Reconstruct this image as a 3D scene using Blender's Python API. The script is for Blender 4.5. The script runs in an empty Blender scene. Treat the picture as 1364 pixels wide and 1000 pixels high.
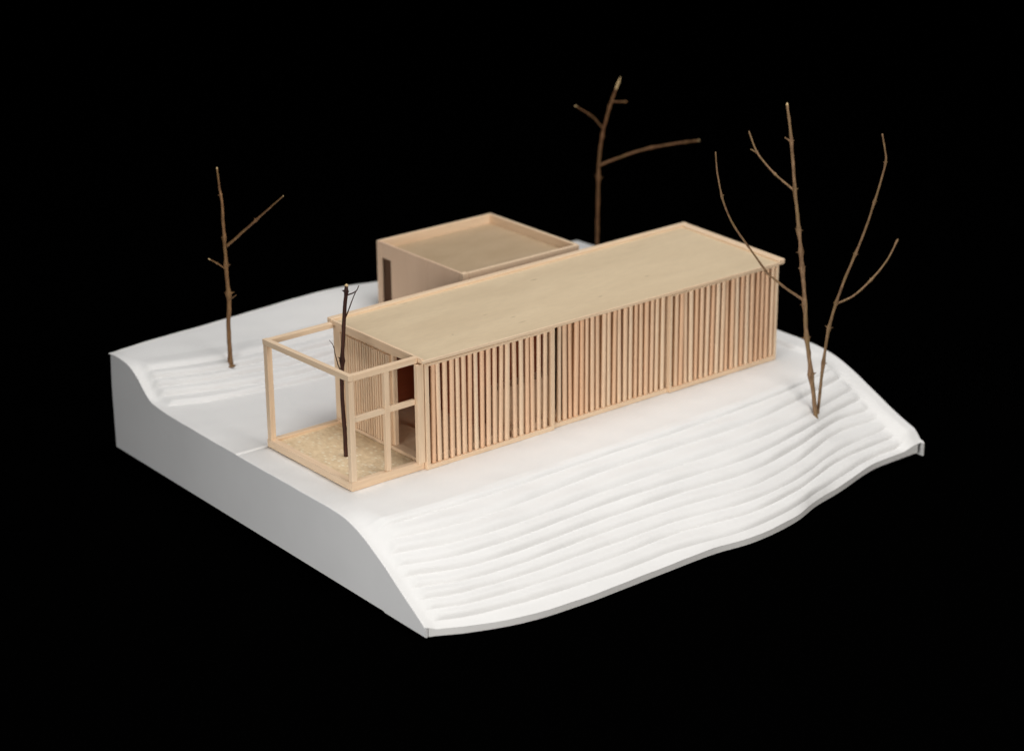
import bpy, bmesh, math, random
from mathutils import Matrix, Vector

S = 0.01            # everything below is written in centimetres of the real scale model
random.seed(11)
scn = bpy.context.scene
col = scn.collection

# ------------------------------------------------------------------ camera
cam_d = bpy.data.cameras.new('camera')
cam = bpy.data.objects.new('camera', cam_d)
col.objects.link(cam)
cam.matrix_world = Matrix((
    (0.77839194, 0.22966230, -0.58426125, -71.331494 * S),
    (-0.62772514, 0.27259043, -0.72914718, -96.948386 * S),
    (-0.00819359, 0.93431776, 0.35634699, 51.711553 * S),
    (0, 0, 0, 1)))
cam_d.sensor_fit = 'HORIZONTAL'
cam_d.sensor_width = 36.0
cam_d.lens = 79.23
cam_d.clip_start = 0.05
cam_d.clip_end = 50
cam_d.dof.use_dof = True
cam_d.dof.focus_distance = 1.295
cam_d.dof.aperture_fstop = 7.1
scn.camera = cam

# ------------------------------------------------------------------ world: a dark studio
w = bpy.data.worlds.new('World')
scn.world = w
w.use_nodes = True
bg = w.node_tree.nodes['Background']
bg.inputs[0].default_value = (0, 0, 0, 1)
bg.inputs[1].default_value = 0.0

# ------------------------------------------------------------------ lamps (soft boxes)
def softbox(name, loc, target, size, power, colour, spread=180):
    d = bpy.data.lights.new(name, 'AREA')
    d.shape = 'RECTANGLE'
    d.size, d.size_y = size[0] * S, size[1] * S
    d.energy = power
    d.color = colour
    d.spread = math.radians(spread)
    o = bpy.data.objects.new(name, d)
    o.location = Vector(loc) * S
    o.rotation_euler = (Vector(target) - Vector(loc)).to_track_quat('-Z', 'Y').to_euler()
    col.objects.link(o)
    return o
softbox('top_softbox', (20, -6, 104), (13, 1, 0), (70, 60), 8.1, (1.0, 0.995, 0.99))
softbox('left_softbox', (-74, -32, 17), (-8, -10, -2), (36, 26), 1.15, (1.0, 0.99, 0.97), 100)
softbox('front_softbox', (16, -92, 46), (12, 0, 3), (40, 30), 3.8, (1.0, 0.96, 0.91))

scn.view_settings.view_transform = 'Standard'
scn.view_settings.look = 'None'
scn.view_settings.exposure = 0.0
scn.view_settings.gamma = 1.0

# ------------------------------------------------------------------ helpers
def link_mesh(name, me, mat, parent=None):
    o = bpy.data.objects.new(name, me)
    col.objects.link(o)
    if mat and not me.materials:
        me.materials.append(mat)
    if parent:
        o.parent = parent
    return o

def tag(o, label, cat, group=None):
    o['label'] = label
    o['category'] = cat
    if group:
        o['group'] = group
    return o

def thing(name, loc, label, cat, group=None):
    o = bpy.data.objects.new(name, None)
    o.empty_display_size = 0.01
    col.objects.link(o)
    o.location = Vector(loc) * S
    return tag(o, label, cat, group)

def pydata(name, verts, faces, smooth=False):
    me = bpy.data.meshes.new(name)
    me.from_pydata([(x * S, y * S, z * S) for x, y, z in verts], [], faces)
    me.update()
    if smooth:
        for p in me.polygons:
            p.use_smooth = True
    return me

def box_mesh(name, dx, dy, dz, bev=0.025, jitter=0.0):
    """box standing on its origin (centred in x and y), edges eased"""
    bm = bmesh.new()
    bmesh.ops.create_cube(bm, size=1.0)
    for v in bm.verts:
        v.co.x *= dx * S
        v.co.y *= dy * S
        v.co.z = (v.co.z + 0.5) * dz * S
        if jitter:
            v.co += Vector([random.uniform(-jitter, jitter) * S for _ in range(3)])
    if bev:
        bmesh.ops.bevel(bm, geom=list(bm.edges), offset=bev * S, segments=2, affect='EDGES', profile=0.6)
    me = bpy.data.meshes.new(name)
    bm.to_mesh(me)
    bm.free()
    return me

def box(name, x0, x1, y0, y1, z0, z1, mat, parent, bev=0.025, jitter=0.0):
    me = box_mesh(name, x1 - x0, y1 - y0, z1 - z0, bev, jitter)
    o = link_mesh(name, me, mat, parent)
    p = Vector(((x0 + x1) / 2, (y0 + y1) / 2, z0)) * S
    base = Vector((0, 0, 0))
    q = parent
    while q is not None:
        base += q.location
        q = q.parent
    o.location = p - base
    return o

def world_loc(o):
    p = Vector((0, 0, 0))
    while o is not None:
        p += o.location
        o = o.parent
    return p

def pchip(pts):
    xs = [p[0] for p in pts]; ys = [p[1] for p in pts]
    n = len(xs)
    h = [xs[i + 1] - xs[i] for i in range(n - 1)]
    d = [(ys[i + 1] - ys[i]) / h[i] for i in range(n - 1)]
    m = [0.0] * n
    m[0], m[-1] = d[0], d[-1]
    for i in range(1, n - 1):
        m[i] = 0.5 * (d[i - 1] + d[i])            # finite-difference hermite: smooth, a little overshoot
    def f(x):
        if x <= xs[0]: return ys[0] + m[0] * (x - xs[0]) * 0.4
        if x >= xs[-1]: return ys[-1] + m[-1] * (x - xs[-1]) * 0.4
        i = 0
        while x > xs[i + 1]: i += 1
        t = (x - xs[i]) / h[i]
        t2, t3 = t * t, t * t * t
        return ((2 * t3 - 3 * t2 + 1) * ys[i] + (t3 - 2 * t2 + t) * h[i] * m[i]
                + (-2 * t3 + 3 * t2) * ys[i + 1] + (t3 - t2) * h[i] * m[i + 1])
    return f

def sstep(a, b, x):
    t = min(1.0, max(0.0, (x - a) / (b - a)))
    return t * t * (3 - 2 * t)

# ------------------------------------------------------------------ materials
def new_mat(name):
    m = bpy.data.materials.new(name)
    m.use_nodes = True
    nt = m.node_tree
    return m, nt, nt.nodes['Principled BSDF']

def nd(nt, kind, **kw):
    n = nt.nodes.new(kind)
    for k, v in kw.items():
        if k in n.inputs:
            n.inputs[k].default_value = v
        else:
            setattr(n, k, v)
    return n

def mixc(nt, fac, a, b, blend='MIX'):
    n = nt.nodes.new('ShaderNodeMix')
    n.data_type = 'RGBA'
    n.blend_type = blend
    for sock, val in ((n.inputs['Factor'], fac), (n.inputs['A'], a), (n.inputs['B'], b)):
        pass
    ins = {'f': n.inputs[0], 'a': n.inputs[6], 'b': n.inputs[7]}
    for key, val in (('f', fac), ('a', a), ('b', b)):
        if hasattr(val, 'is_output'):
            nt.links.new(val, ins[key])
        elif key == 'f':
            ins[key].default_value = val
        else:
            ins[key].default_value = (*val, 1)
    return n.outputs[2]

def ramp(nt, src, stops):
    r = nt.nodes.new('ShaderNodeValToRGB')
    e = r.color_ramp.elements
    while len(e) < len(stops):
        e.new(0.5)
    for el, (p, c) in zip(e, stops):
        el.position = p
        el.color = (c, c, c, 1) if not isinstance(c, tuple) else (*c, 1)
    nt.links.new(src, r.inputs[0])
    return r.outputs[0]

def wood(name, light, dark, axis='z', warm=(0.82, 0.58, 0.38), grain=1.0, rough=0.62, tint=0.30, fig=0.5):
    """pale sanded basswood: fine fibre along one axis, slow figure, each stick its own tone"""
    m, nt, b = new_mat(name)
    tc = nd(nt, 'ShaderNodeTexCoord')
    oi = nd(nt, 'ShaderNodeObjectInfo')
    mp = nd(nt, 'ShaderNodeMapping')
    sc = {'x': (22, 420, 420), 'y': (420, 22, 420), 'z': (420, 420, 22)}[axis]
    mp.inputs['Scale'].default_value = sc
    comb = nd(nt, 'ShaderNodeCombineXYZ')
    mul = nd(nt, 'ShaderNodeMath', operation='MULTIPLY')
    mul.inputs[1].default_value = 173.0
    nt.links.new(oi.outputs['Random'], mul.inputs[0])
    for i in range(3):
        nt.links.new(mul.outputs[0], comb.inputs[i])
    nt.links.new(tc.outputs['Object'], mp.inputs['Vector'])
    nt.links.new(comb.outputs[0], mp.inputs['Location'])
    fine = nd(nt, 'ShaderNodeTexNoise', Scale=2.2, Detail=5.0, Roughness=0.65)
    slow = nd(nt, 'ShaderNodeTexNoise', Scale=0.28, Detail=3.0, Roughness=0.5, Distortion=0.6)
    nt.links.new(mp.outputs[0], fine.inputs['Vector'])
    nt.links.new(mp.outputs[0], slow.inputs['Vector'])
    f = ramp(nt, fine.outputs[0], ((0.32, 0.0), (0.70, 1.0)))
    s = ramp(nt, slow.outputs[0], ((0.35, 0.0), (0.68, 1.0)))
    ms = nd(nt, 'ShaderNodeMath', operation='MULTIPLY')
    nt.links.new(s, ms.inputs[0]); ms.inputs[1].default_value = fig
    c1 = mixc(nt, ms.outputs[0], light, dark)
    mf = nd(nt, 'ShaderNodeMath', operation='MULTIPLY')
    nt.links.new(f, mf.inputs[0]); mf.inputs[1].default_value = 0.42 * grain
    c2 = mixc(nt, mf.outputs[0], c1, tuple(v * 0.72 for v in dark))
    mt = nd(nt, 'ShaderNodeMath', operation='MULTIPLY')
    nt.links.new(oi.outputs['Random'], mt.inputs[0]); mt.inputs[1].default_value = tint
    c3 = mixc(nt, mt.outputs[0], c2, warm)
    nt.links.new(c3, b.inputs['Base Color'])
    b.inputs['Roughness'].default_value = rough
    b.inputs['Specular IOR Level'].default_value = 0.25
    bp = nd(nt, 'ShaderNodeBump', Strength=0.25, Distance=0.00012)
    nt.links.new(fine.outputs[0], bp.inputs['Height'])
    nt.links.new(bp.outputs[0], b.inputs['Normal'])
    return m

PALE = (0.89, 0.70, 0.50); HONEY = (0.82, 0.565, 0.36)
wood_x = wood('basswood_x', PALE, HONEY, 'x')
wood_y = wood('basswood_y', PALE, HONEY, 'y')
wood_z = wood('basswood_z', PALE, HONEY, 'z')
wood_slat = wood('basswood_slat', (0.95, 0.765, 0.56), (0.87, 0.59, 0.38), 'z', warm=(0.83, 0.49, 0.29), tint=0.75, fig=0.65)
wood_wall = wood('plywood_wall', (0.79, 0.565, 0.40), (0.71, 0.485, 0.33), 'z', grain=0.18, tint=0.1, fig=0.35)
wood_in_shade = wood('plywood_inside_shade', (0.40, 0.105, 0.042), (0.33, 0.08, 0.032), 'x', warm=(0.42, 0.12, 0.05), tint=0.2)  # interior shade and light bounced off wood, painted in as dark red

wood_dim = wood('doorway_shade_brown', (0.32, 0.19, 0.125), (0.26, 0.145, 0.09), 'z', warm=(0.22, 0.12, 0.07), tint=0.2)  # dark brown standing in for the shade inside the annex doorway

def plywood_roof(name, a, b_, axis_scale, knots=()):
    m, nt, b = new_mat(name)
    tc = nd(nt, 'ShaderNodeTexCoord')
    mp = nd(nt, 'ShaderNodeMapping')
    mp.inputs['Scale'].default_value = axis_scale
    nt.links.new(tc.outputs['Object'], mp.inputs['Vector'])
    big = nd(nt, 'ShaderNodeTexNoise', Scale=1.0, Detail=4.0, Roughness=0.55, Distortion=0.4)
    fib = nd(nt, 'ShaderNodeTexNoise', Scale=9.0, Detail=5.0, Roughness=0.7)
    dk = nd(nt, 'ShaderNodeTexNoise', Scale=2.6, Detail=2.0, Roughness=0.4)
    for n in (big, fib, dk):
        nt.links.new(mp.outputs[0], n.inputs['Vector'])
    c = mixc(nt, ramp(nt, big.outputs[0], ((0.35, 0.0), (0.68, 1.0))), a, b_)
    ff = nd(nt, 'ShaderNodeMath', operation='MULTIPLY')
    nt.links.new(ramp(nt, fib.outputs[0], ((0.42, 0.0), (0.70, 1.0))), ff.inputs[0]); ff.inputs[1].default_value = 0.42
    c = mixc(nt, ff.outputs[0], c, tuple(v * 0.80 for v in a))
    for kx, ky, rx, ry in knots:                 # pin knots and grain flecks of this sheet
        sb = nd(nt, 'ShaderNodeVectorMath', operation='SUBTRACT')
        nt.links.new(tc.outputs['Object'], sb.inputs[0]); sb.inputs[1].default_value = (kx * S, ky * S, 0)
        ml = nd(nt, 'ShaderNodeVectorMath', operation='MULTIPLY')
        nt.links.new(sb.outputs[0], ml.inputs[0]); ml.inputs[1].default_value = (1 / (rx * S), 1 / (ry * S), 0)
        ln = nd(nt, 'ShaderNodeVectorMath', operation='LENGTH')
        nt.links.new(ml.outputs[0], ln.inputs[0])
        wv = nd(nt, 'ShaderNodeMath', operation='MULTIPLY')
        nt.links.new(ramp(nt, ln.outputs['Value'], ((0.3, 1.0), (1.0, 0.0))), wv.inputs[0])
        nt.links.new(ramp(nt, fib.outputs[0], ((0.3, 0.25), (0.6, 0.75))), wv.inputs[1])
        c = mixc(nt, wv.outputs[0], c, (0.24, 0.17, 0.09))
    nt.links.new(c, b.inputs['Base Color'])
    b.inputs['Roughness'].default_value = 0.6
    b.inputs['Specular IOR Level'].default_value = 0.25
    bp = nd(nt, 'ShaderNodeBump', Strength=0.2, Distance=0.0001)
    nt.links.new(fib.outputs[0], bp.inputs['Height'])
    nt.links.new(bp.outputs[0], b.inputs['Normal'])
    return m
ply_roof = plywood_roof('plywood_roof', (0.73, 0.58, 0.39), (0.665, 0.52, 0.345), (14, 60, 60),
    [(x - 14.2, y - 4.6, a, q) for x, y, a, q in [(3.73, 2.26, 0.1, 0.1), (8.37, 2.33, 0.28, 0.07), (8.28, 1.35, 0.4, 0.06), (13.71, 6.91, 0.35, 0.1), (7.32, 3.75, 0.3, 0.05), (19.73, 2.98, 0.32, 0.07), (14.9, 1.9, 0.25, 0.05), (4.98, 8.63, 0.25, 0.05)]])
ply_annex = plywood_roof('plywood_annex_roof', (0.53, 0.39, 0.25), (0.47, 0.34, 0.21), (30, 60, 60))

def osb(name):
    m, nt, b = new_mat(name)
    tc = nd(nt, 'ShaderNodeTexCoord')
    mp = nd(nt, 'ShaderNodeMapping')
    mp.inputs['Scale'].default_value = (470, 330, 400)
    nt.links.new(tc.outputs['Object'], mp.inputs['Vector'])
    vo = nd(nt, 'ShaderNodeTexVoronoi', Scale=1.0, Randomness=1.0)
    nt.links.new(mp.outputs[0], vo.inputs['Vector'])
    no = nd(nt, 'ShaderNodeTexNoise', Scale=0.7, Detail=4.0, Roughness=0.7)
    nt.links.new(mp.outputs[0], no.inputs['Vector'])
    sep = nd(nt, 'ShaderNodeSeparateColor')
    nt.links.new(vo.outputs['Color'], sep.inputs[0])
    c = mixc(nt, ramp(nt, no.outputs[0], ((0.35, 0.0), (0.68, 1.0))), (0.88, 0.70, 0.46), (0.70, 0.52, 0.31))
    fl = nd(nt, 'ShaderNodeMath', operation='MULTIPLY')
    nt.links.new(ramp(nt, sep.outputs[0], ((0.58, 0.0), (0.78, 1.0))), fl.inputs[0])
    nt.links.new(ramp(nt, vo.outputs['Distance'], ((0.25, 1.0), (0.5, 0.0))), fl.inputs[1])
    c = mixc(nt, fl.outputs[0], c, (0.91, 0.80, 0.60))
    nt.links.new(c, b.inputs['Base Color'])
    b.inputs['Roughness'].default_value = 0.7
    bp = nd(nt, 'ShaderNodeBump', Strength=0.5, Distance=0.0002)
    nt.links.new(no.outputs[0], bp.inputs['Height'])
    nt.links.new(bp.outputs[0], b.inputs['Normal'])
    return m
deck_mat = osb('cork_board')

def card(name, c0, c1, bump=0.00015, scale=45.0, rough=0.62):
    m, nt, b = new_mat(name)
    tc = nd(nt, 'ShaderNodeTexCoord')
    big = nd(nt, 'ShaderNodeTexNoise', Scale=scale * 0.35, Detail=3.0, Roughness=0.5)
    med = nd(nt, 'ShaderNodeTexNoise', Scale=scale * 2.2, Detail=5.0, Roughness=0.6)
    fine = nd(nt, 'ShaderNodeTexNoise', Scale=scale * 30, Detail=2.0, Roughness=0.5)
    for n in (big, med, fine):
        nt.links.new(tc.outputs['Object'], n.inputs['Vector'])
    c = mixc(nt, ramp(nt, big.outputs[0], ((0.35, 0.0), (0.7, 1.0))), c0, c1)
    sp = nd(nt, 'ShaderNodeMath', operation='MULTIPLY')
    nt.links.new(ramp(nt, med.outputs[0], ((0.62, 0.0), (0.78, 1.0))), sp.inputs[0]); sp.inputs[1].default_value = 0.12
    c = mixc(nt, sp.outputs[0], c, tuple(v * 0.8 for v in c1))
    nt.links.new(c, b.inputs['Base Color'])
    b.inputs['Roughness'].default_value = rough
    b.inputs['Specular IOR Level'].default_value = 0.3
    add = nd(nt, 'ShaderNodeMath', operation='MULTIPLY_ADD')
    nt.links.new(fine.outputs[0], add.inputs[0]); add.inputs[1].default_value = 0.12
    nt.links.new(med.outputs[0], add.inputs[2])
    bp = nd(nt, 'ShaderNodeBump', Strength=0.35, Distance=bump)
    nt.links.new(add.outputs[0], bp.inputs['Height'])
    nt.links.new(bp.outputs[0], b.inputs['Normal'])
    return m
white_card = card('white_card', (0.83, 0.82, 0.805), (0.80, 0.79, 0.775), 0.0006)
wall_card = card('grey_white_card', (0.77, 0.77, 0.775), (0.72, 0.72, 0.725), 0.0001)

def bark(name, a, b_, c_):
    m, nt, b = new_mat(name)
    tc = nd(nt, 'ShaderNodeTexCoord')
    mp = nd(nt, 'ShaderNodeMapping')
    mp.inputs['Scale'].default_value = (700, 700, 180)
    nt.links.new(tc.outputs['Object'], mp.inputs['Vector'])
    n1 = nd(nt, 'ShaderNodeTexNoise', Scale=1.0, Detail=5.0, Roughness=0.65)
    n2 = nd(nt, 'ShaderNodeTexNoise', Scale=0.25, Detail=2.0)
    nt.links.new(mp.outputs[0], n1.inputs['Vector'])
    nt.links.new(mp.outputs[0], n2.inputs['Vector'])
    c = mixc(nt, ramp(nt, n1.outputs[0], ((0.35, 0.0), (0.68, 1.0))), a, b_)
    c = mixc(nt, ramp(nt, n2.outputs[0], ((0.42, 0.0), (0.7, 0.8))), c, c_)
    nt.links.new(c, b.inputs['Base Color'])
    b.inputs['Roughness'].default_value = 0.65
    b.inputs['Specular IOR Level'].default_value = 0.3
    bp = nd(nt, 'ShaderNodeBump', Strength=0.7, Distance=0.0003)
    nt.links.new(n1.outputs[0], bp.inputs['Height'])
    nt.links.new(bp.outputs[0], b.inputs['Normal'])
    return m
bark_brown = bark('bark_brown', (0.30, 0.16, 0.07), (0.10, 0.045, 0.018), (0.22, 0.13, 0.05))
bark_red_dimmed = bark('bark_redbrown_dimmed', (0.21, 0.10, 0.042), (0.075, 0.03, 0.012), (0.15, 0.085, 0.03))  # reddish bark, also darkened for standing far from the lamps
bark_grey = bark('bark_greybrown', (0.36, 0.22, 0.12), (0.12, 0.062, 0.03), (0.24, 0.16, 0.07))
bark_dark = bark('bark_maroon', (0.062, 0.018, 0.010), (0.022, 0.007, 0.005), (0.07, 0.024, 0.012))
pith = wood('pale_pith', (0.70, 0.52, 0.28), (0.55, 0.38, 0.18), 'z', tint=0.1)

m_black, nt_, b_ = new_mat('black_velvet')
b_.inputs['Base Color'].default_value = (0.0004, 0.0004, 0.0004, 1)
b_.inputs['Roughness'].default_value = 1.0
b_.inputs['Specular IOR Level'].default_value = 0.0

# ------------------------------------------------------------------ the black table the model stands on
me = pydata('floor', [(-900, -900, -4.72), (900, -900, -4.72), (900, 900, -4.72), (-900, 900, -4.72)], [(0, 1, 2, 3)])
fl = link_mesh('floor', me, m_black)
fl['kind'] = 'structure'

# ------------------------------------------------------------------ terraced white base
base = thing('site_model_base', (12.4, 7.3, -4.6),
             'white card base with terraced slope carrying the wooden house model', 'base')
XL, XR, YB = -7.42, 32.05, 24.25
grooves = [   # foot line of each step, from the plateau (first) to the front edge
    (-0.30, [(-7.4, -4.0), (-0.7, -4.48), (10.6, -4.43), (15.4, -4.48), (22.0, -4.23), (26.4, -3.84), (31.2, -3.0)]),
    (-0.80, [(-7.4, -4.6), (-6.0, -4.95), (-1.6, -5.70), (9.9, -5.28), (14.7, -5.35), (20.9, -5.38), (25.7, -4.67), (31.1, -3.6)]),
    (-1.30, [(-7.4, -5.2), (-6.0, -5.75), (-2.5, -6.65), (8.6, -6.63), (13.4, -6.68), (19.6, -6.71), (24.0, -6.22), (29.2, -5.05), (31.1, -4.7)]),
    (-1.75, [(-7.4, -5.85), (-6.0, -6.5), (-3.0, -7.35), (8.1, -7.33), (12.7, -7.49), (18.6, -7.73), (23.3, -6.96), (28.6, -5.75), (31.1, -5.45)]),
    (-2.22, [(-7.4, -6.5), (-6.0, -7.0), (-3.4, -7.92), (7.5, -8.05), (12.1, -8.16), (17.9, -8.52), (22.6, -7.71), (27.9, -6.25), (31.0, -6.3)]),
    (-2.63, [(-7.4, -7.15), (-6.0, -7.75), (-3.9, -8.51), (6.8, -8.78), (11.4, -8.92), (17.0, -9.47), (21.6, -8.7), (27.4, -6.95), (31.0, -7.05)]),
    (-3.04, [(-7.4, -7.85), (-6.0, -8.5), (-4.3, -9.02), (6.1, -9.57), (10.8, -9.62), (16.2, -10.31), (20.4, -9.85), (25.9, -8.3), (31.0, -7.8)]),
    (-3.42, [(-7.4, -8.45), (-6.0, -9.1), (-4.7, -9.57), (5.4, -10.36), (10.3, -10.28), (15.6, -10.95), (19.8, -10.45), (25.5, -8.85), (31.1, -8.5)]),
    (-3.88, [(-7.4, -9.05), (-6.3, -9.55), (-5.1, -10.05), (4.7, -11.21), (9.2, -11.2), (14.7, -11.8), (18.8, -11.35), (24.3, -9.95), (28.0, -9.2), (31.1, -9.15)]),
]
front = pchip([(-7.4, -9.5), (-6.96, -9.65), (-5.4, -10.46), (-2.12, -11.57), (1.87, -11.95), (4.8, -11.95), (7.9, -11.9), (11.78, -11.9),
               (14.6, -12.22), (18.61, -11.78), (21.2, -10.95), (23.86, -10.45), (27.4, -9.75), (29.6, -9.7), (32.0, -9.72)])
gz = [g[0] for g in grooves]
gy = [pchip(g[1]) for g in grooves]
back = [  # foot lines of the steps climbing behind the house
    (0.14, [(-7.4, 18.0), (-6.7, 18.0), (-4.1, 17.1), (-0.2, 16.5), (3.0, 16.1), (6.0, 16.2), (32, 15.8)]),
    (0.50, [(-7.4, 19.2), (-6.9, 19.1), (-3.5, 17.9), (-0.2, 17.05), (3.0, 16.65), (6.0, 16.8), (32, 16.6)]),
    (0.92, [(-7.4, 19.9), (-6.8, 19.7), (-3.2, 18.45), (0.2, 17.8), (2.5, 17.4), (5.5, 17.5), (32, 17.4)]),
    (1.32, [(-7.4, 20.4), (-6.7, 20.2), (-2.9, 18.95), (0.7, 18.3), (5.3, 18.1), (32, 18.0)]),
    (1.72, [(-7.4, 21.0), (-6.7, 20.8), (-2.6, 19.6), (1.0, 18.95), (4.0, 18.8), (32, 18.8)]),
    (2.04, [(-7.4, 22.2), (-6.5, 22.0), (-1.7, 20.9), (1.0, 20.5), (5.0, 20.4), (32, 20.6)]),
]
bz = [b[0] for b in back]
by = [pchip(b[1]) for b in back]
backz = pchip([(-7.4, 2.08), (-4.1, 2.22), (1.57, 2.38), (7.5, 2.6), (10.6, 2.6), (14, 2.3), (20, 1.7), (32, 1.62)])

def curves(x):
    """(y, z) of every step foot line on the section at x, from the front edge to the back edge"""
    out = [(front(x), -4.2 + 0.28 * sstep(22, 29, x))]
    for k in range(8, -1, -1):
        out.append([gy[k](x), gz[k]])
    out.append([gy[0](x) + 0.55 + 0.12 * math.sin(x * 0.5), 0.0])
    out = [list(p) for p in out]
    for i in range(1, len(out)):
        if out[i][0] < out[i - 1][0] + 0.24:
            out[i][0] = out[i - 1][0] + 0.24
    out.append([9.05, 0.0])
    for k in range(6):
        out.append([by[k](x), bz[k] * (1 - 0.14 * sstep(16, 30, x))])
    out.append([YB, backz(x)])
    return out

rim_l = pchip([(-9.7, -4.18), (-9.45, -3.95), (-8.72, -3.47), (-7.71, -2.87), (-6.02, -1.78), (-4.4, -0.88), (-3.3, -0.40), (-2.2, -0.12), (-0.8, -0.01), (2, 0), (15, 0.03), (17.2, 0.09), (18.4, 0.17), (19.3, 0.36), (19.96, 0.80), (20.54, 1.33), (21.41, 1.86), (22.33, 2.09), (23.28, 2.14), (24.25, 2.06)])
rim_r = pchip([(-9.8, -3.50), (-9.3, -3.10), (-8.5, -2.78), (-7.55, -2.42), (-5.88, -1.66), (-4.19, -0.88), (-2.82, -0.31), (-1.8, 0.0), (-0.77, 0.18), (0.4, 0.26), (2, 0.30), (9, 0.30), (14, 0.30)])
def rim(x, y, z):
    """along both cut edges the sheet leaves the steps and follows one smooth line"""
    a = 1 - sstep(-7.15, -6.35 + 0.6 * sstep(-6.0, -4.2, y) * (1 - sstep(-2.0, 0.0, y)), x)
    if a > 0:
        z += (rim_l(y) - z) * a
    if x > 29.9 and y < 14:
        a = sstep(30.2, 31.5, x) if y < -1.5 else sstep(30.2 + 0.3 * sstep(-1.5, 0.5, y), 31.5 - 0.55 * sstep(-1.5, 0.5, y), x)
        z += (rim_r(y) - z) * a * (0.4 + 0.6 * sstep(-9.9, -8.9, y))
    return z

def section_point(cv, k, s, x):
    (y0, z0), (y1, z1) = cv[k], cv[k + 1]
    y = y0 + (y1 - y0) * s
    lin = z0 + (z1 - z0) * s
    nb = len(cv)
    if k < 10:                                   # front steps: riser first, then the tread
        o = 1 - s                                # outwards: gently falling tread, then a steep rounded riser
        st = z1 + (z0 - z1) * (0.27 * o + 0.73 * o ** 8)
        edge = sstep(-7.0, -6.2 if k < 8 else -4.6, x) * (1 - sstep(30.3, 30.9, x))
        wob = 0.88 + 0.22 * math.sin(x * 0.9 + k * 2.1) * math.sin(x * 0.31 + k)
        if k == 0:
            st = z0 + (z1 - z0) * s ** 0.9
        z = lin + (st - lin) * edge * wob
    elif k >= 11 and k < nb - 1:
        o = 1 - s
        st = z1 + (z0 - z1) * (0.15 * o + 0.85 * o ** 9)
        if k == 11:
            st = z0 + (z1 - z0) * s ** 2.5
            lin = st
        if k == nb - 2:
            st = z0 + (z1 - z0) * (1 - (1 - s) ** 1.5)
        edge = sstep(-7.1, -6.3, x)
        z = lin + (st - lin) * edge
    else:
        z = lin
    return y, z

def skew(y):
    """the left edge was not cut quite square"""
    return 0.0085 * (y + 9.5)

NX = 300
xs = []
for i in range(NX + 1):
    t = i / NX
    xs.append(XL + (XR - XL) * t)
xs += [-7.40, -7.36, 30.6, 30.7, 30.8, 30.9, 31.0, 31.1, 32.0]
xs = sorted(set(xs))
sections = [curves(x) for x in xs]
NB = len(sections[0]) - 1
rows_of = lambda k: 4 if k == 0 else (20 if k < 10 else (30 if k in (10, 11) else 12))
names = ['front_edge_strip'] + ['terrace_step'] * 9 + ['plateau', 'plateau', ] + ['terrace_step'] * 5 + ['hill_top']
blo = world_loc(base) / S
sheet = []
for k in range(NB):
    n = rows_of(k)
    verts, faces = [], []
    for x, cv in zip(xs, sections):
        for j in range(n + 1):
            s = j / n
            if 0 < k < 10:
                s = 0.55 * s + 0.45 * (0.5 - 0.5 * math.cos(math.pi * s))                    # more rows close to the sharp foot of each riser
            y, z = section_point(cv, k, s, x)
            z = rim(x, y, z)
            z += 0.012 * math.sin(x * 1.7 + y * 2.3) * math.sin(y * 1.1 - x * 0.6)
            if k >= 11:
                z += 0.03 * (1 - sstep(30.0, 30.5, x))          # the rear sheet of card lies on top of the front one
            if x < -7.41:
                z -= 0.05
            xx = x + skew(y) * (1 - sstep(-7.3, -4.0, x))
            verts.append((xx - blo.x, y - blo.y, z - blo.z))
    m = n + 1
    for i in range(len(xs) - 1):
        for j in range(n):
            faces.append((i * m + j, (i + 1) * m + j, (i + 1) * m + j + 1, i * m + j + 1))
    if k == 11:                                   # cut edge of that rear sheet
        b0 = len(verts)
        for i, x in enumerate(xs):
            v = verts[i * m]
            verts.append((v[0], v[1] - 0.004, v[2] - 0.06))
        for i in range(len(xs) - 1):
            faces.append((b0 + i, b0 + i + 1, (i + 1) * m, i * m))
    nm = names[k]
    o = link_mesh(nm, pydata(nm, verts, faces, True), white_card, base)
    sheet.append(o)

def top_z(x, y):
    cv = curves(x)
    for k in range(NB):
        if cv[k][0] <= y <= cv[k + 1][0]:
            s = (y - cv[k][0]) / max(1e-6, cv[k + 1][0] - cv[k][0])
            return rim(x, y, section_point(cv, k, s, x)[1])
    return 0.0

# the cut edges of the base: thin card walls under the sheet
def side_wall(name, x_out, x_in, ys, ztop, zbot, mat):
    verts, faces = [], []
    for y in ys:
        for x in (x_out, x_in):
            xx = x + (skew(y) if x < 0 else 0.0)
            verts.append((xx - blo.x, y - blo.y, ztop(y) - blo.z))
            verts.append((xx - blo.x, y - blo.y, zbot(y) - blo.z))
    n = len(ys)
    for i in range(n - 1):
        a, b = i * 4, (i + 1) * 4
        faces += [(a, b, b + 1, a + 1), (a + 2, a + 3, b + 3, b + 2), (a, a + 2, b + 2, b), (a + 1, b + 1, b + 3, a + 3)]
    faces += [(0, 1, 3, 2), ((n - 1) * 4, (n - 1) * 4 + 2, (n - 1) * 4 + 3, (n - 1) * 4 + 1)]
    return link_mesh(name, pydata(name, verts, faces), mat, base)
yl0 = front(-7.3) + 0.02
ys = [yl0 + (YB - yl0) * i / 240 for i in range(241)]
side_wall('side_wall', -7.36, -7.22, ys, lambda y: top_z(-7.36, y) - 0.075,
          lambda y: -4.62 + 0.006 * (y + 9.5) + (0.06 if y > -5.7 else 0.0), wall_card)
ys = [-9.86 + (YB + 9.86) * i / 200 for i in range(201)]
def right_top(y):
    return top_z(31.95, max(y, -9.55)) - 0.05 - (0.10 if y < -9.8 else 0.0)
side_wall('side_wall', 32.10, 31.97, ys, right_top, lambda y: -4.58, white_card)
verts, faces = [], []
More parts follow.
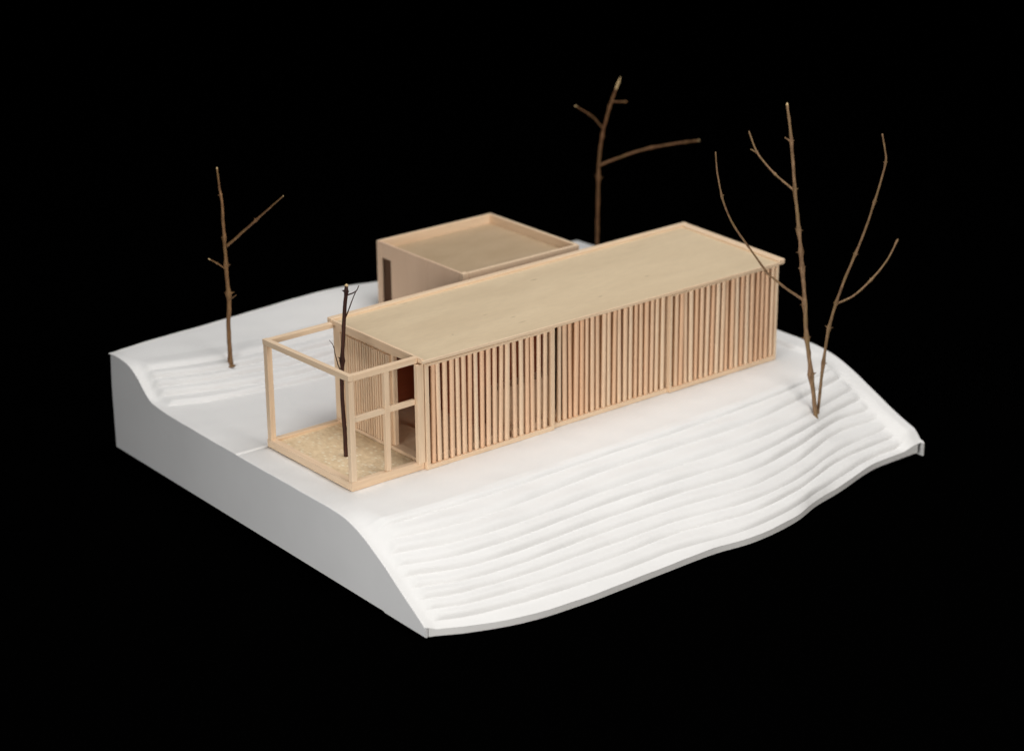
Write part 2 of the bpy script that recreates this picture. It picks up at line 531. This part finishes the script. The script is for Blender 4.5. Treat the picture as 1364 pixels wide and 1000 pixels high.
fx = [x for x in xs if -7.2 <= x <= 31.7]
for x in fx:                                     # low curved wall under the front edge
    yy = front(x)
    z = rim(x, yy, curves(x)[0][1]) - 0.004
    for dy, dz in ((0.0, z), (0.015, -4.60 + 0.28 * sstep(22, 29, x)), (0.16, -4.60 + 0.28 * sstep(22, 29, x)), (0.16, z - 0.02)):
        verts.append((x - blo.x, yy + dy - blo.y, dz - blo.z))
for i in range(len(fx) - 1):
    a, b = i * 4, (i + 1) * 4
    faces += [(a, a + 1, b + 1, b), (a + 1, a + 2, b + 2, b + 1), (a + 2, a + 3, b + 3, b + 2)]
faces += [(0, 3, 2, 1), (len(fx) * 4 - 4, len(fx) * 4 - 3, len(fx) * 4 - 2, len(fx) * 4 - 1)]
link_mesh('front_wall', pydata('front_wall', verts, faces, False), white_card, base)
yb = YB - 0.1
verts = [(-7.2 - blo.x, yb - blo.y, -4.5 - blo.z), (31.8 - blo.x, yb - blo.y, -4.5 - blo.z)]
bx_ = [-6.9 + 38.7 * i / 60 for i in range(61)]
verts, faces = [], []
for x in bx_:
    for yy in (yb, yb - 0.14):
        verts += [(x - blo.x, yy - blo.y, backz(x) - 0.02 - blo.z), (x - blo.x, yy - blo.y, -4.5 - blo.z)]
for i in range(60):
    a, b = i * 4, i * 4 + 4
    faces += [(a, a + 1, b + 1, b), (a + 2, b + 2, b + 3, a + 3), (a + 1, a + 3, b + 3, b + 1)]
link_mesh('back_wall', pydata('back_wall', verts, faces), wall_card, base)

# ------------------------------------------------------------------ the long slatted house
house = thing('wooden_house', (14.2, 4.6, 0.0),
              'long flat roofed basswood house model with vertical slat screens along its front', 'house model')
L, W = 28.45, 8.95
H0, H1 = 6.58, 6.48                 # the wall is a touch lower at its far end
def top(x): return H0 + (H1 - H0) * x / L
def bot(x): return 0.05 * x / L

def part(name, x0, x1, y0, y1, z0, z1, mat, parent, **k):
    return box(name, x0, x1, y0, y1, z0, z1, mat, parent, **k)

# floor, inside walls
part('floor_slab', 0.05, L - 0.05, 0.60, W - 0.05, -0.02, 0.52, wood_x, house)
part('back_wall', 0.1, L - 0.1, W - 0.35, W - 0.05, 0.52, 6.5, wood_in_shade, house)
part('end_wall', L - 0.4, L - 0.1, 0.45, W - 0.36, 0.52, 6.5, wood_wall, house)
part('partition', 5.6, 5.9, 2.4, W - 0.36, 0.52, 6.5, wood_in_shade, house)
part('partition', 15.2, 15.5, 0.80, W - 0.36, 0.52, 6.5, wood_in_shade, house)
part('inner_wall', 19.3, L - 0.42, 0.40, 0.58, 0.52, 6.5, wood_x, house)
part('inner_wall', 11.2, 15.19, 0.62, 0.80, 0.52, 6.5, wood_x, house)
part('inner_wall', 15.52, 19.28, 0.58, 0.76, 0.52, 6.5, wood_x, house)
part('counter', 6.3, 10.6, 1.5, 2.5, 0.52, 2.9, wood_x, house)
part('inner_wall', 5.92, 11.19, 2.55, 2.72, 0.52, 6.5, wood_in_shade, house)  # added near the slats so the shaded gaps look dark red
part('inner_post', 2.6, 2.9, 4.4, 4.7, 0.52, 2.7, wood_z, house)

# slat screens
slat_meshes = []
def slat_mesh(h, wd, dp):
    bm = bmesh.new()
    n = 10
    rings = []
    prof = [(0.0, 0.72), (0.03, 0.93), (0.09, 1.0), (h - 0.05, 1.0), (h, 0.9)]
    for z, sc in prof:
        ring = []
        for i in range(n):
            a = 2 * math.pi * (i + 0.5) / n
            cx, sy = math.cos(a), math.sin(a)
            e = 0.72
            px = math.copysign(abs(cx) ** e, cx) * wd / 2 * sc
            py = math.copysign(abs(sy) ** e, sy) * dp / 2 * sc
            ring.append(bm.verts.new((px * S, py * S, z * S)))
        rings.append(ring)
    for a, b in zip(rings, rings[1:]):
        for i in range(n):
            bm.faces.new((a[i], a[(i + 1) % n], b[(i + 1) % n], b[i]))
    bm.faces.new(list(reversed(rings[0])))
    bm.faces.new(rings[-1])
    me = bpy.data.meshes.new('slat')
    bm.to_mesh(me); bm.free()
    for p in me.polygons:
        p.use_smooth = len(p.vertices) == 4
    me.materials.append(wood_slat)
    return me
slat_meshes = [slat_mesh(6.0, 0.295, 0.22), slat_mesh(6.0, 0.28, 0.22), slat_mesh(6.0, 0.31, 0.23)]

def screen(x0, x1, y0, centres, rail_h, top_h, stile_l, stile_r):
    c = bpy.data.objects.new('slat_screen', None)
    col.objects.link(c)
    c.empty_display_size = 0.01
    c.parent = house
    c.location = Vector(((x0 + x1) / 2, y0, 0)) * S - house.location
    xm = (x0 + x1) / 2
    zb, zt = bot(xm), top(xm)
    part('bottom_rail', x0, x1, y0, y0 + 0.38, zb, zb + rail_h, wood_x, c, bev=0.02, jitter=0.008)
    part('top_rail', x0, x1, y0, y0 + 0.36, zt - top_h, zt, wood_x, c, bev=0.015)
    part('stile', x0, x0 + stile_l, y0 + 0.004, y0 + 0.33, zb + rail_h, zt - top_h, wood_z, c, bev=0.02, jitter=0.006)
    if stile_r:
        part('stile', x1 - stile_r, x1, y0 + 0.004, y0 + 0.33, zb + rail_h, zt - top_h, wood_z, c, bev=0.02, jitter=0.006)
    hgt = zt - top_h - zb - rail_h
    cl = world_loc(c)
    for x in centres:
        o = bpy.data.objects.new('slat', random.choice(slat_meshes))
        col.objects.link(o)
        o.parent = c
        o.location = Vector((x + random.uniform(-.025, .025), y0 + 0.17 + random.uniform(-.02, .025), zb + rail_h - 0.005)) * S - cl
        o.scale = (random.uniform(0.94, 1.05), 1, hgt / 6.0 + random.uniform(-0.002, 0.004))
        o.rotation_euler = (random.gauss(0, 0.003), random.gauss(0, 0.006), random.uniform(-0.15, 0.15))
    return c
stp = 0.4545
c1 = [0.12 + stp * i for i in range(1, 14)] + [0.12 + stp * (i + 0.42) for i in range(14, 20)]
screen(0.0, 9.60, -0.02, c1, 0.27, 0.16, 0.24, 0.24)
screen(9.62, 19.0, 0.17, [9.78 + 0.443 * i for i in range(1, 21)], 0.27, 0.07, 0.18, 0.0)
screen(19.02, 28.45, -0.02, [19.18 + 0.4425 * i for i in range(1, 21)], 0.27, 0.07, 0.17, 0.17)

# left end: post, ribbed wall, header and sill
part('corner_post', -0.06, 0.45, 8.40, 9.12, 0.0, 6.30, wood_z, house)
part('end_post', -0.52, -0.06, 0.06, 0.38, 0.50, 6.60, wood_z, house, bev=0.02)
rib_wall = part('ribbed_wall', 0.02, 0.27, 3.10, 8.38, 0.56, 6.26, wood_z, house, bev=0.015)
rb = box_mesh('batten', 0.22, 0.125, 5.64, 0.03)
rb.materials.append(wood_z)
rl = world_loc(rib_wall)
nb_ = 22
for i in range(nb_):
    o = bpy.data.objects.new('batten', rb)
    col.objects.link(o)
    o.parent = rib_wall
    y = 3.36 + (8.30 - 3.36) * i / (nb_ - 1)
    o.location = Vector((-0.07, y + random.uniform(-.012, .012), 0.58)) * S - rl
    o.rotation_euler = (random.gauss(0, 0.0025), 0, 0)
part('header_beam', -0.10, 0.50, 0.42, 9.12, 6.30, 6.56, wood_y, house, bev=0.02)
part('sill_beam', -0.16, 0.50, 0.42, 9.0, 0.34, 0.555, wood_y, house, bev=0.02)

# roof: four corner heights, a plate with a thin raised rim
def roof_z(x, y):
    u = x / L; v = y / W
    a, b, c, d = 7.04, 7.00, 6.93, 7.17          # near front, near back, far front, far back
    return (a * (1 - u) + c * u) * (1 - v) + (b * (1 - u) + d * u) * v
X0, X1, Y0, Y1 = -0.34, L + 0.34, -0.22, W + 0.36
def warped(name, x0, x1, y0, y1, t0, t1, mat, bev=0.03, parent=None):
    """slab whose top and underside follow the roof plane"""
    bm = bmesh.new()
    vs = []
    org = world_loc(parent) / S
    for t in (t0, t1):
        for x, y in ((x0, y0), (x1, y0), (x1, y1), (x0, y1)):
            vs.append(bm.verts.new(((x - org.x) * S, (y - org.y) * S, (roof_z(x, y) + t - org.z) * S)))
    for f in ((3, 2, 1, 0), (4, 5, 6, 7), (0, 1, 5, 4), (1, 2, 6, 5), (2, 3, 7, 6), (3, 0, 4, 7)):
        bm.faces.new([vs[i] for i in f])
    if bev:
        bmesh.ops.bevel(bm, geom=list(bm.edges), offset=bev * S, segments=3, affect='EDGES', profile=0.6)
    me = bpy.data.meshes.new(name)
    bm.to_mesh(me); bm.free()
    return link_mesh(name, me, mat, parent)
roof = warped('roof', X0 + 0.12, X1 - 0.12, Y0 + 0.05, Y1 - 0.12, -0.36, -0.17, ply_roof, 0.02, house)
warped('roof_rim', X0, X1, Y1 - 0.44, Y1, -0.34, 0.0, wood_x, 0.04, roof)
warped('roof_rim', X1 - 0.56, X1, Y0, Y1 - 0.445, -0.34, -0.0, wood_y, 0.08, roof)
warped('roof_rim', X0, X0 + 0.16, Y0 + 0.105, Y1 - 0.445, -0.34, -0.05, wood_y, 0.025, roof)
warped('roof_rim', X0, X1 - 0.565, Y0, Y0 + 0.10, -0.34, -0.15, wood_x, 0.02, roof)

# ------------------------------------------------------------------ open timber frame around the court (part of the house)
P = 5.15
frame = bpy.data.objects.new('court_frame', None)
col.objects.link(frame); frame.empty_display_size = 0.01
frame.parent = house
frame.location = Vector((-2.6, 4.6, 0)) * S - house.location
hp_n, hp_f = 7.02, 6.82
part('base_beam', -P, -0.03, 0.22, 0.60, 0.02, 0.56, wood_x, frame, jitter=0.01)
part('base_beam', -P, -P + 0.42, 0.61, 9.0, 0.02, 0.50, wood_y, frame, jitter=0.01)
part('base_beam', -P + 0.43, -0.17, 8.60, 8.99, 0.02, 0.50, wood_x, frame, jitter=0.01)
part('deck_board', -P + 0.40, -0.17, 0.58, 8.62, 0.03, 0.33, deck_mat, frame, bev=0.0)
part('post', -P + 0.01, -P + 0.37, 0.235, 0.56, 0.56, 6.66, wood_z, frame, jitter=0.01)
part('post', -P + 0.02, -P + 0.38, 8.58, 8.95, 0.50, 6.46, wood_z, frame, jitter=0.012)
part('post', -2.66, -2.34, 0.27, 0.54, 0.56, 6.66, wood_z, frame, jitter=0.01)
part('mid_rail', -P + 0.375, -2.665, 0.28, 0.53, 4.14, 4.45, wood_x, frame, jitter=0.012)
part('mid_rail', -2.335, -0.525, 0.28, 0.53, 4.14, 4.45, wood_x, frame, jitter=0.012)
part('top_beam', -P + 0.335, -0.36, 0.225, 0.56, 6.665, 7.02, wood_x, frame, jitter=0.01)
tb = part('top_beam', -P, -P + 0.33, 0.22, 9.0, 6.67, 7.02, wood_y, frame, jitter=0.01)
tb.rotation_euler.x = -math.asin((hp_n - hp_f) / 8.8)
tb.location.z -= 0.09 * S
part('top_beam', -P + 0.335, -0.36, 8.66, 9.0, 6.48, 6.80, wood_x, frame, jitter=0.01)

# ------------------------------------------------------------------ square annex behind
annex = thing('wooden_annex', (16.1, 15.7, 0.0),
              'small square wooden block with sunken roof behind the long house', 'house model')
ax0, ax1, ay0, ay1, az = 11.27, 20.95, 11.0, 20.42, 6.78
rt = 0.24
# left wall with its doorway, built from thin boards butted together
part('left_wall', ax0, ax0 + 0.14, ay0 + 0.42, 14.9, 0.0, az, wood_wall, annex, bev=0.015)
part('left_wall', ax0, ax0 + 0.14, 14.905, 18.86, 0.0, az - 0.01, wood_wall, annex, bev=0.015)
part('left_wall', ax0, ax0 + 0.14, 19.92, ay1, 0.0, az, wood_wall, annex, bev=0.015)
part('door_head', ax0 + 0.003, ax0 + 0.14, 18.863, 19.917, 5.72, az - 0.005, wood_wall, annex, bev=0.01)
part('front_wall', ax0 + 0.46, ax1, ay0, ay0 + rt, 0.0, az - 0.02, wood_x, annex)
part('corner_post', ax0 + 0.01, ax0 + 0.45, ay0 + 0.01, ay0 + 0.41, 0.0, az - 0.01, wood_z, annex)
part('back_wall', ax0 + 0.145, ax1, ay1 - rt, ay1, 0.0, az, wood_x, annex)
part('right_wall', ax1 - rt, ax1, ay0 + rt + 0.005, ay1 - rt - 0.005, 0.0, az, wood_y, annex)
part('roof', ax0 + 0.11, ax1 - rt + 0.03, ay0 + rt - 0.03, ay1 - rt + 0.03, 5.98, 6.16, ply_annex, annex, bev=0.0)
part('shade_panel', ax0 + 0.15, ax1 - rt - 0.01, ay1 - rt - 0.12, ay1 - rt - 0.005, 2.45, 5.79, wood_dim, annex, bev=0.0)  # added dark panel, seen through the doorway as its inner shade
part('floor', ax0 + rt - 0.03, ax1 - rt + 0.03, ay0 + rt - 0.03, ay1 - rt + 0.03, 2.3, 2.44, wood_in_shade, annex, bev=0.0)
part('partition', 15.2, 15.4, ay0 + 0.42, ay1 - rt - 0.13, 2.45, 5.79, wood_in_shade, annex, bev=0.0)

# ------------------------------------------------------------------ twig trees
def smooth_path(pts, sub):
    out = []
    n = len(pts)
    for i in range(n - 1):
        p0 = Vector(pts[max(i - 1, 0)]); p1 = Vector(pts[i]); p2 = Vector(pts[i + 1]); p3 = Vector(pts[min(i + 2, n - 1)])
        for k in range(sub):
            t = k / sub
            out.append(0.5 * (2 * p1 + (p2 - p0) * t + (2 * p0 - 5 * p1 + 4 * p2 - p3) * t * t + (3 * p1 - p0 - 3 * p2 + p3) * t ** 3))
    out.append(Vector(pts[-1]))
    return out

def twig(name, pts, mat, parent, nodes=(), tip=None, sub=7, n=9, rough=0.13, rs=0.80):
    path = smooth_path([p[:4] for p in pts], sub) if len(pts[0]) == 4 else pts
    org = world_loc(parent) / S
    bm = bmesh.new()
    rings = []
    m = len(path)
    up = Vector((0.31, 0.2, 0.9))
    ph = random.uniform(0, 6)
    nodes = [int(a * (m - 1)) for a in nodes]
    for i, p in enumerate(path):
        pos = Vector(p[:3])
        a = Vector(path[max(i - 1, 0)][:3]); b = Vector(path[min(i + 1, m - 1)][:3])
        d = (b - a).normalized()
        sx = d.cross(Vector((0.9, -0.3, 0.17))).normalized()
        sy = d.cross(sx)
        r = p[3] * rs
        if any(abs(i - q) == 0 for q in nodes): r *= 1.55
        elif any(abs(i - q) == 1 for q in nodes): r *= 1.15
        ring = []
        for j in range(n):
            t = 2 * math.pi * j / n
            rr = r * (1 + rough * math.sin(3 * t + ph + i * 0.9) + random.uniform(-rough, rough))
            ring.append(bm.verts.new((pos - org + sx * math.cos(t) * rr + sy * math.sin(t) * rr) * S))
        rings.append(ring)
    for a, b in zip(rings, rings[1:]):
        for j in range(n):
            bm.faces.new((a[j], b[j], b[(j + 1) % n], a[(j + 1) % n]))
    for q in nodes:                              # a bud or leaf scar sits on every node
        if 0 < q < m - 2:
            ctr = Vector(path[q][:3]); r = path[q][3] * rs
            d = (Vector(path[q + 1][:3]) - ctr).normalized()
            for sgn in ((1, -1) if random.random() < 0.5 else (random.choice((1, -1)),)):
                side = d.cross(Vector((0.58, 0.73, -0.3))).normalized() * sgn
                side = (side + Vector([random.uniform(-.5, .5) for _ in range(3)])).normalized()
                e = side.cross(d).normalized()
                root = [bm.verts.new((ctr - org + side * r * 0.6 + (d * math.cos(t) + e * math.sin(t)) * r * 0.8) * S)
                        for t in (0, 1.26, 2.51, 3.77, 5.03)]
                apex = bm.verts.new((ctr - org + side * r * random.uniform(2.3, 3.4) + d * r * random.uniform(0.6, 1.4)) * S)
                for j in range(5):
                    bm.faces.new((root[j], root[(j + 1) % 5], apex))
    c0 = bm.verts.new(sum((v.co for v in rings[0]), Vector()) / n)
    d = (Vector(path[-1][:3]) - Vector(path[-2][:3])).normalized()
    c1 = bm.verts.new(sum((v.co for v in rings[-1]), Vector()) / n + d * path[-1][3] * 0.6 * S)
    for j in range(n):
        bm.faces.new((rings[0][j], rings[0][(j + 1) % n], c0))
        bm.faces.new((rings[-1][(j + 1) % n], rings[-1][j], c1))
    bmesh.ops.recalc_face_normals(bm, faces=bm.faces)
    me = bpy.data.meshes.new(name)
    bm.to_mesh(me); bm.free()
    for q in me.polygons:
        q.use_smooth = True
    o = link_mesh(name, me, mat, parent)
    if tip:
        a = Vector(path[-1]); b = Vector(path[-2])
        dd = (a - b).normalized()
        L_ = tip
        ptsb = [list(a - dd * 0.02), list(a + dd * L_ * 0.45), list(a + dd * L_)]
        for q, r in zip(ptsb, (0.92, 1.0, 0.35)):
            q[3] = pts[-1][3] * r
        twig('cut_tip', ptsb, pith, o, sub=3, n=7, rough=0.16)
    return o

TREES = {
  'left': {
    'trunk': [[-1.46,18.768,1.286,0.1955],[-1.464,18.835,3.701,0.179],[-1.335,18.796,5.713,0.1628],[-1.348,18.871,7.411,0.1469],[-1.33,18.92,8.972,0.1312],[-1.322,18.978,10.522,0.1155],[-1.308,19.031,12.206,0.1],[-1.346,19.125,12.892,0.0847],[-1.4,19.232,14.247,0.0694]],
    'branch_a': [[-1.242,18.85,9.315,0.1053],[-0.766,17.603,10.457,0.0888],[-0.249,16.324,11.653,0.0726],[0.043,15.225,12.593,0.0567],[0.129,14.291,13.294,0.0409]],
    'branch_b': [[-1.341,18.929,7.815,0.0564],[-2.076,18.749,8.399,0.0514],[-2.714,18.491,8.837,0.0465]],
    'branch_c': [[-1.384,18.707,5.822,0.0472],[-1.332,17.896,6.37,0.0281]],
    'peg': [[-1.619,18.768,1.427,0.1191],[-1.391,18.456,1.512,0.0952]],
  },
  'right': {
    'trunk_a': [[25.969,-6.077,-1.3,0.1798],[25.818,-5.612,1.667,0.1699],[25.744,-5.208,3.893,0.1605],[25.791,-4.901,6.03,0.1511],[25.782,-4.55,8.347,0.1418],[25.74,-4.172,10.718,0.1325],[25.706,-3.8,12.857,0.1234],[25.65,-3.411,15.846,0.1141],[25.585,-3.014,18.049,0.1051]],
    'branch_a1': [[25.818,-4.867,5.941,0.0981],[24.663,-4.535,6.822,0.0923],[23.388,-4.106,7.965,0.0866],[22.797,-4.224,8.557,0.081],[21.779,-4.002,9.931,0.0753],[20.685,-3.717,11.508,0.0697],[19.844,-3.636,13.067,0.0641],[19.196,-3.71,14.917,0.0586],[18.734,-3.932,16.527,0.0532]],
    'branch_a2': [[25.728,-3.77,12.793,0.0784],[25.325,-2.806,13.482,0.0728],[25.173,-2.043,14.007,0.0672],[24.924,-1.203,14.866,0.0614],[24.865,-0.516,16.054,0.0557]],
    'spur_a': [[24.954,-1.228,14.808,0.0603],[24.765,-0.82,14.997,0.0464]],
    'spur_b': [[25.62,-3.427,15.831,0.0596],[25.164,-3.318,16.171,0.0503]],
    'trunk_b': [[26.329,-5.917,-1.365,0.1233],[26.347,-6.188,2.051,0.1174],[26.395,-6.483,4.414,0.1119],[26.553,-6.866,6.18,0.1066],[26.769,-7.295,7.813,0.1014],[27.059,-7.784,9.429,0.0962],[27.34,-8.265,11.142,0.0911],[27.536,-8.678,12.832,0.0861],[27.654,-9.029,14.289,0.0811],[27.667,-9.296,15.521,0.0763],[27.436,-9.367,16.329,0.0715],[27.135,-9.382,17.258,0.0668]],
    'branch_b1': [[26.574,-6.882,6.106,0.0834],[27.726,-7.196,6.457,0.0778],[28.88,-7.513,7.306,0.0721],[29.949,-7.76,8.374,0.0663],[30.806,-7.839,9.63,0.0605]],
  },
  'back': {
    'trunk': [[31.251,21.039,1.136,0.1694],[31.283,21.085,2.336,0.1629],[31.324,21.123,4.234,0.1563],[31.394,21.138,6.331,0.1496],[31.452,21.163,8.131,0.1431],[31.588,21.125,9.502,0.1367],[31.778,21.045,10.728,0.1304],[32.067,20.884,11.947,0.1242],[32.327,20.746,12.887,0.118],[32.568,20.625,13.607,0.1119]],
    'branch_a': [[31.459,21.129,8.109,0.1131],[32.896,20.567,8.553,0.1068],[34.463,19.901,8.97,0.1005],[36.037,19.229,9.177,0.0943],[37.407,18.721,9.253,0.088],[38.571,18.377,9.26,0.0817]],
    'branch_b': [[31.756,21.019,10.737,0.0804],[30.996,21.073,11.607,0.0747],[30.296,21.079,12.148,0.0691],[29.391,21.248,12.754,0.0635]],
    'branch_c': [[32.212,20.654,12.76,0.08],[33.445,20.435,12.573,0.0696]],
  },
  'court': {
    'trunk': [[-2.845,4.134,0.282,0.1584],[-2.843,4.181,2.091,0.1554],[-2.866,4.247,3.49,0.1527],[-2.847,4.28,4.879,0.15],[-2.768,4.264,6.256,0.1473],[-2.651,4.219,7.899,0.1445],[-2.542,4.18,9.256,0.1419],[-2.425,4.133,10.331,0.1394],[-2.379,4.145,10.725,0.1371]],
    'branch_a': [[-2.408,4.168,10.16,0.0558],[-2.214,3.5,10.517,0.0427],[-2.279,3.04,11.014,0.0298]],
    'branch_b': [[-2.587,4.183,8.626,0.0474],[-2.328,3.656,10.027,0.0375],[-2.289,3.304,10.651,0.0277]],
    'branch_c': [[-2.842,4.26,5.441,0.0477],[-2.861,4.499,5.795,0.0407],[-2.896,4.752,6.426,0.0336],[-2.882,4.964,6.987,0.0266],[-2.957,5.249,7.272,0.0195]],
  },
}
def down(pts, d=0.35):
    """let the foot of a twig run on into the ground it is stuck in"""
    p = pts[0]; q = pts[1]
    v = (Vector(p[:3]) - Vector(q[:3])).normalized() * d
    return [[p[0] + v.x, p[1] + v.y, p[2] + v.z, p[3]]] + pts

t = TREES['left']
tr = thing('twig_tree', t['trunk'][0][:3], 'straight brown twig tree with one forked branch on the rear slope beside the court', 'tree', 'twig trees')
tk = twig('trunk', down(t['trunk']), bark_brown, tr, (0.38, 0.5, 0.62, 0.85), tip=0.10)
twig('branch', t['branch_a'], bark_brown, tk, (0.45,), tip=0.12)
twig('branch', t['branch_b'], bark_brown, tk, (0.5,), tip=0.22)
twig('branch', t['branch_c'], bark_brown, tk)
twig('root_stub', t['peg'], bark_brown, tk)

t = TREES['right']
tr = thing('twig_tree', t['trunk_a'][0][:3], 'tall brown twig tree with two stems in a V on the front terraces', 'tree', 'twig trees')
tk = twig('trunk', down(t['trunk_a']), bark_grey, tr, (0.22, 0.33, 0.44, 0.55, 0.6, 0.66, 0.78, 0.89), tip=0.16)
b1 = twig('branch', t['branch_a1'], bark_grey, tk, (0.01, 0.33, 0.8))
b2 = twig('branch', t['branch_a2'], bark_grey, tk, (0.01, 0.38, 0.76))
twig('spur', t['spur_a'], bark_grey, tk)
twig('spur', t['spur_b'], bark_grey, tk)
tk = twig('trunk', down(t['trunk_b']), bark_grey, tr, (0.17, 0.26, 0.335, 0.5, 0.67, 0.83), rough=0.06)
twig('branch', t['branch_b1'], bark_grey, tk, (0.01, 0.5, 0.97))

t = TREES['back']
tr = thing('twig_tree', t['trunk'][0][:3], 'dark brown twig tree with a long sideways branch standing behind the house roof', 'tree', 'twig trees')
tk = twig('trunk', down(t['trunk'], 1.5), bark_red_dimmed, tr, (0.45, 0.67, 0.83), tip=0.9)
twig('branch', t['branch_a'], bark_red_dimmed, tk, (0.5, 0.85), tip=0.10)
twig('branch', t['branch_b'], bark_red_dimmed, tk, (0.6,), tip=0.15)
twig('branch', t['branch_c'], bark_red_dimmed, tk, (0.9,))

t = TREES['court']
tr = thing('twig_tree', t['trunk'][0][:3], 'dark maroon bare stick tree standing on the cork deck inside the open frame', 'tree', 'twig trees')
tk = twig('trunk', t['trunk'], bark_dark, tr, (0.5, 0.9), tip=0.12, rough=0.04)
twig('branch', t['branch_a'], bark_dark, tk)
twig('branch', t['branch_b'], bark_dark, tk)
twig('branch', t['branch_c'], bark_dark, tk, (0.72,))
